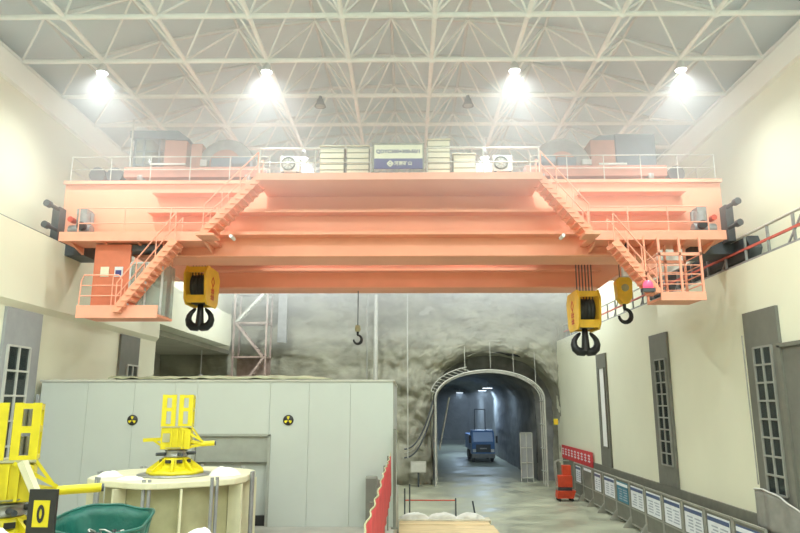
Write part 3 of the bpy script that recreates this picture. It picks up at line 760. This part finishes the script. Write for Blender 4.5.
rs=rig((-6.2,18.3,3.945),.2,'smaller yellow steel rig standing on the round cream pedestal')
rs.scale=(.9,.9,.9)
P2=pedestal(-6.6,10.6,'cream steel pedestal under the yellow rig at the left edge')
P2.scale=(.8,.8,.905)
R2=rig((-5.85,10.0,3.77),.42,'nearer yellow steel rig cut off by the left edge of the photo',1.5)
R2.scale=(.88,.88,.88)
for k,(z) in enumerate((1.62,2.06)):
    c=MB(); 
    for x in(-.06,.06): c.cyl((.22+x,-.1,z-.15),(.22+x,-.1,z+.15),.06,10)
    c.build('cylinder_pair','mgrey',R2)
br=MB(); br.bar((.25,-.42,1.38),(.62,-.62,.66),.14,.10); br.build('cream_link','cream',R2)

# ------------------------------------------------------------------ near platform, sign, tub, sheets
NP=thing('work_platform','plywood work platform below the green tub at the lower left','platform',(-4.6,9.3,2.0))
MB().bb(-4.98,-2.6,7.2,10.4,3.22,3.3).build('deck','woodp',NP,ab=True)
for x in(-4.85,-2.8):
    for y in(7.4,10.2): MB().bar((x,y,2.0),(x,y,3.21),.1,.1).build('leg','galv',NP,ab=True)
S0=thing('number_sign','black plate sign with a yellow framed zero in front of the left rig','sign',(-4.19,7.95,3.42),-.05)
MB().bb(-.165,.165,-.02,.02,.92,1.41).build('sign_plate','blacksgn',S0)
MB().bb(-.04,.04,.02,.05,-.12,1.1).build('sign_post','dgrey',S0)
MB().bb(-.095,.095,-.028,-.021,1.0,1.29).build('yellow_square','yel',S0)
z=MB(); n=20
for k in range(n):
    a0,a1=2*PI*k/n,2*PI*(k+1)/n
    z.add([( fx*math.cos(a0),-.034,1.145+fz*math.sin(a0)) for fx,fz in((.045,.10),(.016,.055))]+[(fx*math.cos(a1),-.034,1.145+fz*math.sin(a1)) for fx,fz in((.045,.10),(.016,.055))],[(0,1,3,2)])
z.build('zero_digit','blacksgn',S0)
TB=thing('tarpaulin_tub','dark green tarpaulin tub full of dark cable scraps at the lower left','tub',(-3.98,9.05,3.3))
def tub(u,v):
    a=2*PI*u; n4=1/((abs(math.cos(a))**3.5+abs(math.sin(a))**3.5)**(1/3.5))
    q=Vector((math.cos(a),math.sin(a),v)); r=(.50+.16*v)*n4
    return Vector((r*.92*math.cos(a)+.03*noise.noise(q*2)-.14*v*math.sin(a),r*1.12*math.sin(a)+.03*noise.noise(q*2.3),max(.02,.02+(.99+.06*math.sin(a))*v+.05*v*noise.noise(Vector((math.cos(a)*1.6,math.sin(a)*1.6,2))))))
MB().grid(tub,48,8).build('tub_wall','green',TB,solid=.015)
MB().tube([tub(k/48,1)+Vector((0,0,.01)) for k in range(49)],.02,6).build('tub_rim','green',TB)
tag(MB().grid(lambda u,v:Vector((.5*v*math.cos(2*PI*u),.45*v*math.sin(2*PI*u),.62+.14*noise.noise(Vector((v*6*math.cos(2*PI*u),v*6*math.sin(2*PI*u),1))))),40,14).build('scrap_heap','debris'),'dark heap of scrap lying inside the green tub','scrap')
bpy.data.objects['scrap_heap'].location=(-3.98,9.15,3.3); bpy.data.objects['scrap_heap']['kind']='stuff'
for k in range(9):
    a=random.uniform(0,6.28); r=random.uniform(.1,.3); x,y=r*math.cos(a),r*math.sin(a)
    pts=[(x+.25*(j/5-.5)*math.cos(a*3)+.04*math.sin(j*2+k),y+.25*(j/5-.5)*math.sin(a*3),.76+.10*math.sin(PI*j/5)) for j in range(6)]
    o=MB().tube(pts,.012,6).build('cable_scrap','debris' if k%3 else 'galv'); o.location=(-3.98,9.15,3.3)
    tag(o,'short bent piece of cable lying in the green tub','cable','cable pieces in the green tub')
def heap(name,label,loc,rx,ry,h,seed,m='cloth'):
    o=MB().grid(lumpf(0,0,rx,ry,h,seed),40,14).build(name,m); o.location=loc; return tag(o,label,'sheet')
heap('white_sheet','white crumpled sheet piled to the right of the green tub',(-2.72,8.9,3.305),.5,.5,1.02,11)
heap('white_sheet','white crumpled sheet spread below the left yellow rig',(-5.0,8.45,3.305),.62,.5,1.12,12)
heap('white_sheet','white crumpled sheet between the black zero sign and the green tub',(-4.28,8.33,3.305),.3,.22,.95,13)

# ------------------------------------------------------------------ edge banner, timber deck
FB=thing('banner_fence','red banner tied to a post fence along the right side of the white enclosure','fence',(-.42,15,2.0))
def ban(u,v):
    y=7.5+14*u; zt=4.24+.03*math.sin(y*.9)+.03*noise.noise(Vector((y,0,0))); z=3.0+(zt-3.0)*v
    return Vector((-.52+.02*math.sin(y*5+v*4),y,z))
MB().grid(ban,60,6).build('red_banner','red',FB,ab=True,solid=.008)
MB().tube([ban(k/60,1)+Vector((0,0,.02)) for k in range(61)],.014,6).build('pale_hem','creamd',FB,ab=True)
for k in range(5): MB().bar((-.60,8.2+k*3.3,2.0),(-.60,8.2+k*3.3,4.2),.05,.05).build('fence_post','barr',FB,ab=True)
pc=thing('corner_post','tall dark post at the near right corner of the white enclosure','post',(-.4,21.7,2.0))
MB().bar((-.40,21.7,2.0),(-.40,21.7,5.0),.09,.09).build('post_shaft','barr',pc,ab=True); MB().bb(-.5,-.3,21.6,21.8,2.0,2.03).build('post_foot','barr',pc,ab=True)
gp=thing('cabinet_box','small green-grey box on the fence side of the white enclosure','box',(-.95,21.6,2.0))
MB().bb(-1.3,-.95,21.5,21.9,2.0,3.55).build('box_body','doorg',gp,ab=True); MB().bb(-1.28,-.97,21.48,21.499,2.05,3.5).build('box_door','pil',gp,ab=True)
TD=thing('timber_deck','pale timber plank deck on the floor between the enclosure and the tunnel road','deck',(1.7,28,.002))
for k in range(10):
    y=23.2+k*1.0; x1=3.82+random.uniform(-.12,.12)
    dz=random.uniform(-.02,.03); MB().bb(-.36,x1,y,y+.90,.36,.52+dz).build('plank','wood' if k!=9 else 'woodp',TD,ab=True,bevel=.01)
for x in(-.2,1.8,3.6): MB().bb(x-.1,x+.1,23.2,33,.004,.355).build('bearer','wood',TD,ab=True)
for k,(x,l) in enumerate(((.35,1.3),(1.65,1.25),(2.95,1.2))):
    o=MB().grid(lumpf(0,0,l*.58,.36,.27,20+k),28,10).build('white_sack','cloth'); o.location=(x,32.75,.525)
    tag(o,['white sack at the far end of the timber deck, nearest the banner fence','middle white sack at the far end of the timber deck','white sack at the far end of the timber deck, nearest the tunnel road'][k],'sack')
RB=thing('rope_barrier','low red rail on dark posts beyond the far end of the timber deck','barrier',(1.1,33.7,0))
MB().tube([(-.1,33.7,1.2),(2.35,33.7,1.2)],.03,6).build('red_rail','redp',RB,ab=True)
for x,h in((-.12,1.75),(.12,1.95),(2.35,1.3)): MB().bar((x,33.7,0),(x,33.7,h),.07,.07).build('post','dgrey',RB,ab=True)
t=thing('marker_post','short dark leaning post at the far right corner of the timber deck','post',(3.3,33.5,0))
MB().bar((3.35,33.5,0),(3.15,33.5,1.2),.08,.08).build('post_shaft','dgrey',t,ab=True); MB().bb(3.2,3.5,33.35,33.65,0,.04).build('post_foot','dgrey',t,ab=True)

# ------------------------------------------------------------------ notice boards along the right wall
def board(y0,y1,kind,label):
    X=10.72; t=thing('notice_board',label,'notice board',(X,(y0+y1)/2,0),0,'notice boards along the right wall')
    h=2.12; w=(y1-y0)/2-.05
    fr=MB()
    for y in(-w,w): fr.bar((0,y,.12),(0,y,h),.07,.07)
    fr.bar((0,-w,h-.03),(0,w,h-.03),.07,.07); fr.bar((0,-w,.2),(0,w,.2),.06,.06); fr.bar((0,-w,.92),(0,w,.92),.05,.05)
    fr.build('board_frame','barr2',t)
    MB().bb(.0,.03,-w+.035,w-.035,.22,.90).build('lower_panel','barr',t)
    MB().bb(.0,.03,-w+.035,w-.035,.94,h-.06).build('back_panel','barr',t)
    for y in(-w,w): MB().prism([(-.42,0),(.3,0),(.05,.5),(-.05,.5)],'y',y-.02,y+.02).build('foot','barr2',t)
    if kind!='bare':
        a=.82 if kind!='small' else .55
        p=MB().bb(-.022,-.002,-w*a,w*a,1.0,h-.16).build('poster',{'teal':'teal','navy':'navy'}.get(kind,'paper'),t)
        hd=MB().bb(-.03,-.023,-w*a,w*a,h-.36,h-.22).build('poster_header',{'teal':'paper','navy':'paper'}.get(kind,'navy'),p)
        k=MB(); rnd=random.Random(int(y0*10))
        for r in range(5):
            z=1.12+r*.115
            for c in range(2):
                ya=-w*a*.85+c*w*a*.9; yb=ya+w*a*rnd.uniform(.4,.75); k.bb(-.03,-.023,ya,yb,z,z+.05)
        k.build('poster_print','ink',p)
    else:
        MB().bb(-.012,-.002,-w*.8,w*.8,1.85,2.0).build('header_strip','paper',t)
edges=[44.2,42.1,39.95,37.8,35.6,33.45,31.35,29.25,27.2,25.2,23.1,21.0]
kinds=['small','bare','small','white','teal','white','white','white','white','white','navy']
labs=['grey notice board with small white poster right behind the red cart','bare grey notice board with only a pale strip, second from the red cart','grey notice board with narrow white poster, third from the red cart','notice board with white poster just beyond the teal poster','notice board with the teal poster','white notice board directly on the near side of the teal poster','white notice board second on the near side of the teal poster','white notice board third on the near side of the teal poster','white notice board beside the lattice window, third from the navy board','white notice board second before the navy poster at the near end','notice board with a navy poster at the near end of the row']
labs[9]='white notice board directly beyond the navy poster board'; labs[8]='white notice board second beyond the navy poster board'
for (a,b),k,l in zip(zip(edges[:-1],edges[1:]),kinds,labs): board(b,a,k,l)
RC=thing('red_cart','red-orange equipment cart with two stacked trays at the far end of the notice boards','cart',(9.6,42.3,0))
MB().bb(-.5,.5,-.35,.35,.18,.34).build('cart_base','redp',RC)
MB().prism([(-.5,.342),(.5,.342),(.62,.62),(-.45,.62)],'y',-.36,.36).build('lower_tray','redp',RC)
MB().bb(-.42,.45,-.3,.3,.82,1.5).build('upper_box','redp',RC,bevel=.04)
MB().bb(-.36,.4,-.26,.26,.62,.82).build('dark_gap','dgrey',RC)
MB().bb(-.1,.42,-.2,.2,1.5,2.1).build('top_box','redp',RC,bevel=.03)
hd=MB(); hd.tube([(-.46,-.2,.62),(-.5,-.2,2.3),(-.2,-.2,2.4),(.3,-.2,2.35)],.03,8); hd.tube([(-.46,.2,.62),(-.5,.2,2.3),(-.2,.2,2.4)],.03,8); hd.build('push_handle','barr2',RC)
for x in(-.38,.38):
    for y in(-.3,.3): MB().lathe([(0,-.04),(.09,-.04),(.09,.04),(0,.04)],(x,y,.09),12,'y').build('wheel','black',RC)
BN=thing('red_banner','red slogan banner with pale characters on the right wall behind the notice boards','banner',(XR-.12,45.4,1.98))
MB().bb(-.02,.02,-4.0,4.0,.02,.92).build('banner_cloth','red',BN)
for k in range(9):
    y=-3.5+k*.86; c=MB()
    c.bb(-.032,-.021,y,y+.5,.64,.70); c.bb(-.033,-.0211,y,y+.5,.30,.36); c.bb(-.031,-.0205,y+.2,y+.28,.25,.74); c.bb(-.0325,-.0208,y+.05,y+.45,.47,.52)
    c.build('character','paper',BN)
def cover(u,v):
    y=22.0-2.3*u; zt=3.12+.12*math.sin(PI*u)-.35*u*u; z=2.0+(zt-2.0)*v
    return Vector((XR-.28-.10*math.sin(PI*u*1.2)-.03*math.sin(u*17),y,z))
CV=MB().grid(cover,30,8).build('cover_sheet','tarpr',solid=.03); tag(CV,'grey cover sheet fixed under the nearest right lattice window','cover')
MB().tube([cover(k/30,1)+Vector((-.04,0,.03)) for k in range(31)],.03,6).build('edge_cord','galv',CV)
o=MB().tube([(XR-.2,22.0,8.0),(XR-.2,21.95,5),(XR-.22,21.9,3.3)],.025,6).build('wall_cable','barr2'); tag(o,'pale cable running down beside the nearest right lattice window','cable')
eq=thing('equipment_box','dark equipment box below the grey cover sheet at the right edge','box',(11.0,19.6,0))
MB().bb(10.75,11.18,18.6,20.6,.003,1.9).build('box_body','blacksgn',eq,ab=True,bevel=.02); MB().bb(10.72,10.748,18.8,20.4,.2,1.7).build('box_door','dgrey',eq,ab=True)

# ------------------------------------------------------------------ far end things
EB=thing('electrical_box','grey electrical box on a stand at the foot of the rock wall beside the tunnel','electrical box',(.8,49.0,0))
MB().bb(-.55,.55,-.15,.15,1.0,1.75).build('box_body','conc',EB); MB().bb(-.5,.5,-.17,-.151,1.05,1.7).build('box_door','galv',EB)
MB().bb(-.06,.06,-.06,.06,0,.998).build('stand','dgrey',EB)
for k,(ph,rx,rz,zz) in enumerate(((0,1.1,1.3,4.2),(1,1.3,1.6,4.4),(2,.9,1.0,4.0))):
    pts=[(-.2+2.1*j/20,49.05-.1*math.sin(PI*j/20),2.6-.3*k+ (3.4*(j/20)**2.2)) for j in range(21)]
    o=MB().tube(pts,.06,6).build('slack_cable','dgrey' if k!=1 else 'barr2'); tag(o,['lowest dark slack cable','pale middle slack cable','uppermost dark slack cable'][2-k]+' on the rock left of the tunnel mouth','cable','slack cables beside the tunnel')
o=MB().cyl((-2.3,49.0,0),(-2.3,49.0,13.8),.16,12).build('vertical_duct','galv'); tag(o,'thick pale vertical pipe against the rock wall','pipe')
o=MB().cyl((-2.95,49.1,0),(-2.95,49.1,13.8),.07,8).build('vertical_duct','barr2'); tag(o,'thin grey vertical pipe left of the thick pale one on the rock wall','pipe')
o=MB().cyl((.05,48.9,2.0),(.05,48.9,13.8),.045,8).build('hanging_cable','galv'); tag(o,'thin pale cable hanging straight down the rock wall left of the tunnel','cable')
ST=thing('scaffold_stair','brown steel scaffold stair tower in the far left corner','scaffold',(-11.3,47,0))
for x in(-12.2,-9.9):
    for y in(46.4,48.0): MB().bar((x,y,0),(x,y,13.9),.12,.12).build('scaffold_post','rust',ST,ab=True)
for z in(3.,6.,9.0,11.4,13.6):
    m_=MB()
    for y in(46.4,48.0): m_.bar((-12.2,y,z),(-9.9,y,z),.09,.09)
    for x in(-12.2,-9.9): m_.bar((x,46.4,z),(x,48,z),.09,.09)
    m_.bb(-12.2,-9.9,46.9,48,z-.05,z); m_.build('landing','rust',ST,ab=True)
for k,(z0,z1) in enumerate(((6,9.),(9.,11.4),(11.4,13.6))):
    a,b=(-12.1,-10) if k%2==0 else (-10,-12.1)
    if k==1: a,b=-10.1,-12.1
    if k==2: a,b=-12.1,-10.1
    m_=MB()
    for y in(46.35,46.9): m_.bar((a,y,z0),(b,y,z1),.08,.16)
    for j in range(9):
        f=(j+.5)/9; m_.box((a+(b-a)*f,46.62,z0+(z1-z0)*f),(.24,.5,.05))
    m_.build('stair_flight','galv' if k==2 else 'rust',ST,ab=True)
MB().bb(-12.15,-9.95,47.9,47.98,6.05,8.95).build('mesh_screen','rust',ST,ab=True)
o=MB().bb(-9.55,-8.9,48.6,48.95,10.2,13.9).build('duct_shaft','mgrey'); tag(o,'grey vertical duct hanging beside the scaffold stair tower','duct')
gl=thing('gallery_lamp','small lit lamp in the dark recess below the left parapet','lamp',(-14.2,45.8,7.6))
MB().cyl((0,0,.2),(0,0,1.8),.03,6).build('hanger','steelg',gl); MB().lathe([(0,.2),(.1,.18),(.22,0),(0,0)],(0,0,0),12).build('lamp_shade','lgrey',gl); MB().lathe([(0,-.01),(.2,-.01)],(0,0,0),12).build('lamp_lens','blind',gl)

# tunnel gate arch
GA=thing('gate_arch','pale tubular steel gate arch standing in the tunnel mouth','gate arch',(6.1,49.6,0))
for k,(y,dxr) in enumerate(((49.35,0),(50.0,.10),(50.7,.2))):
    a=[Vector((x,y,z)) for x,z in arch(6.05+dxr*.3,8.0-dxr*.8,6.1,8.22-.05*k,28,2)]
    MB().tube(a,.065 if k==0 else .05,8).build('arch_pipe','galv',GA,ab=True)
A0=arch(6.05,8.0,6.1,8.22,28,2); 
for i in (4,8,12,17,21,25): 
    x,z=A0[i]; MB().cyl((x,49.35,z),(x,50.7,z-.03),.04,6).build('purlin','galv',GA,ab=True)
for z in(1.0,2.6,4.3,6.0): MB().cyl((10.03,49.35,z),(9.93,50.7,z),.04,6).build('purlin','galv',GA,ab=True)
lt=MB()
for i in range(3,13):
    x,z=A0[i]; x2,z2=A0[i+1]; lt.cyl((x-.3,49.5,z+.35),(x2-.3,49.5,z2+.35),.04,6); lt.cyl((x-.3,49.5,z+.35),(x2,49.4,z2),.03,6)
lt.build('lattice_rim','galv',GA,ab=True)
for x,zt in((4.3,9.4),(6.2,9.7),(7.9,9.6),(9.5,9.0)):
    zz=6.1+2.25*math.sqrt(max(0,1-((x-6.05)/4)**2)); MB().cyl((x,49.5,zz),(x,49.7,zt+.6),.022,6).build('hanger_wire','galv',GA,ab=True)
t=MB().cyl((2.55,54,2.2),(3.4,54.2,6.3),.07,8).build('leaning_pole','galv'); tag(t,'pale pole leaning against the left side inside the tunnel','pole')
t=thing('lattice_panel','dark framed panel at the right side inside the tunnel mouth','panel',(9.1,52.2,0)); m_=MB()
for x in(-.45,0,.45): m_.bar((x,0,0),(x,0,3.6),.06,.06)
for z in(.3,1.4,2.5,3.6): m_.bar((-.45,0,z),(.45,0,z),.06,.06)
m_.build('panel_frame','galv',t); MB().bb(-.43,.43,.04,.06,.3,3.58).build('panel_sheet','pil2',t)
t=thing('yellow_box','small yellow box fixed to the rock right of the tunnel mouth','box',(10.75,49.1,4.3)); MB().bb(-.15,.15,-.1,.1,0,.42).build('box_body','yel',t,bevel=.02); MB().bb(-.12,.12,-.115,-.101,.05,.37).build('box_lid','yelhook',t)
MB().bb(-.05,.05,.1,.9,.15,.25).build('bracket','dgrey',t)

# truck in the tunnel
TK=thing('truck','blue truck facing out of the tunnel','truck',(7.7,69,0))
MB().prism([(0,.75),(0,1.95),(.55,2.98),(.75,3.1),(1.9,3.15),(1.9,.75)],'x',-1.15,1.15).build('cab','truckb',TK,bevel=.05)
MB().prism([(-.01,2.02),(-.035,2.03),(.455,2.945),(.48,2.93)],'x',-.98,.98).build('windscreen','windsh',TK)
MB().bb(-1.15,1.15,-.18,.1,.42,.85).build('bumper','mgrey',TK,bevel=.04)
MB().bb(-.75,.75,-.03,-.004,1.0,1.75).build('grille','dgrey',TK)
MB().bb(-.35,.35,-.05,-.031,1.3,1.42).build('grille_bar','lgrey',TK)
for x in(-.92,.92): MB().bb(x-.16,x+.16,-.06,-.004,1.0,1.3).build('headlight','blind',TK)
for x in(-1.35,1.35): 
    MB().bb(x-.1,x+.1,-.1,0,1.9,2.6).build('mirror','black',TK); 
for x in(-.95,.95):
    for y in(.9,4.6,6.0): MB().lathe([(0,-.16),(.42,-.16),(.5,-.1),(.5,.1),(.42,.16),(0,.16)],(x,y,.5),18,'x').build('wheel','black',TK)
MB().bb(-1.2,1.2,2.1,7.2,1.1,2.6).build('cargo_bed','truckb',TK); MB().bb(-.5,.5,.3,7.0,.6,1.0).build('chassis','dgrey',TK)
MB().bb(-1.2,-.8,2.2,2.6,2.6,5.4) ; m_=MB()
for x in(-.6,.5): m_.bar((x,2.4,2.6),(x,2.4,5.2),.10,.10)
m_.bar((-.6,2.4,5.2),(.5,2.4,5.2),.1,.1); m_.build('rack_post','dgrey',TK)
# tunnel lamps
def tlamp(x,y,z,w,label,size=None):
    t=thing('tunnel_lamp',label,'lamp',(x,y,z))
    MB().bb(-.5,.5,-.1,.1,.05,.16).build('lamp_housing','lgrey',t); MB().bb(-.45,.45,-.08,.08,.0,.049).build('lamp_lens','lampblue',t)
    MB().cyl((0,0,.16),(0,0,.6),.03,6).build('hanger','steelg',t)
    d=bpy.data.lights.new('lamp_light','AREA'); d.shape='RECTANGLE'; d.size=.9; d.size_y=.2; d.energy=w; d.color=(.58,.78,1)
    lo=bpy.data.objects.new('lamp_light',d); COL.objects.link(lo); lo.parent=t; lo.location=(0,0,-.02)
tlamp(8.6,77,7.2,900,'bluish lamp under the tunnel vault just behind the blue truck')
tlamp(7.2,92,7.2,800,'bluish lamp under the tunnel vault far behind the blue truck')
tlamp(7.7,64.3,7.2,200,'unseen bluish lamp added in front of the blue truck to light its windscreen')  # added lamp, placed so that its lens glints in the windscreen

# ------------------------------------------------------------------ haze under the roof
hz=MB().bb(UL+.25,UR-.25,14.5,Y1-1.5,11.4,17.3).build('haze','white'); hz['kind']='stuff'; tag(hz,'thin white haze hanging under the roof around the crane top','haze')
hm=bpy.data.materials.new('haze_volume'); hm.use_nodes=True; nt=hm.node_tree; nt.nodes.clear()
out=nt.nodes.new('ShaderNodeOutputMaterial'); vs=nt.nodes.new('ShaderNodeVolumeScatter'); vs.inputs['Density'].default_value=.04; vs.inputs['Color'].default_value=(.97,.98,1,1); vs.inputs['Anisotropy'].default_value=.2
nt.links.new(vs.outputs[0],out.inputs['Volume'])
fh=MB().bb(XL+.3,XR-.3,32.6,Y1-1.5,9.2,11.38).build('haze','white'); fh['kind']='stuff'; tag(fh,'thin white haze in front of the upper rock wall behind the crane','haze')
fm=hm.copy(); fm.name='far_haze_volume'; fm.node_tree.nodes['Volume Scatter'].inputs['Density'].default_value=.018; fh.data.materials.clear(); fh.data.materials.append(fm)
th=MB().bb(2.6,9.6,53.5,100,.3,8.0).build('haze','white'); th['kind']='stuff'; tag(th,'thin bluish haze inside the tunnel around the truck','haze')
tm=hm.copy(); tm.name='tunnel_haze_volume'; tm.node_tree.nodes['Volume Scatter'].inputs['Density'].default_value=.006; th.data.materials.clear(); th.data.materials.append(tm)
hz.data.materials.clear(); hz.data.materials.append(hm)

# ------------------------------------------------------------------ world, camera, view
w=bpy.data.worlds.new('World'); SC.world=w; w.use_nodes=True
w.node_tree.nodes['Background'].inputs[0].default_value=(.5,.55,.6,1); w.node_tree.nodes['Background'].inputs[1].default_value=.05
cd=bpy.data.cameras.new('Camera'); cam=bpy.data.objects.new('Camera',cd); COL.objects.link(cam)
cd.sensor_width=36; cd.lens=36*660/800; cd.clip_end=300
pitch=math.atan(137/660); yaw=math.atan(7/(660/math.cos(pitch)))
cam.location=(0,0,5.8); cam.rotation_euler=(PI/2+pitch,0,yaw); SC.camera=cam
SC.view_settings.view_transform='Standard'; SC.view_settings.look='None'; SC.view_settings.gamma=1; SC.view_settings.use_curve_mapping=False
SC.view_settings.exposure=-0.5
SC.cycles.max_bounces=8; SC.cycles.diffuse_bounces=5; SC.cycles.volume_bounces=1; SC.cycles.sample_clamp_indirect=6
SC.cycles.use_denoising=True
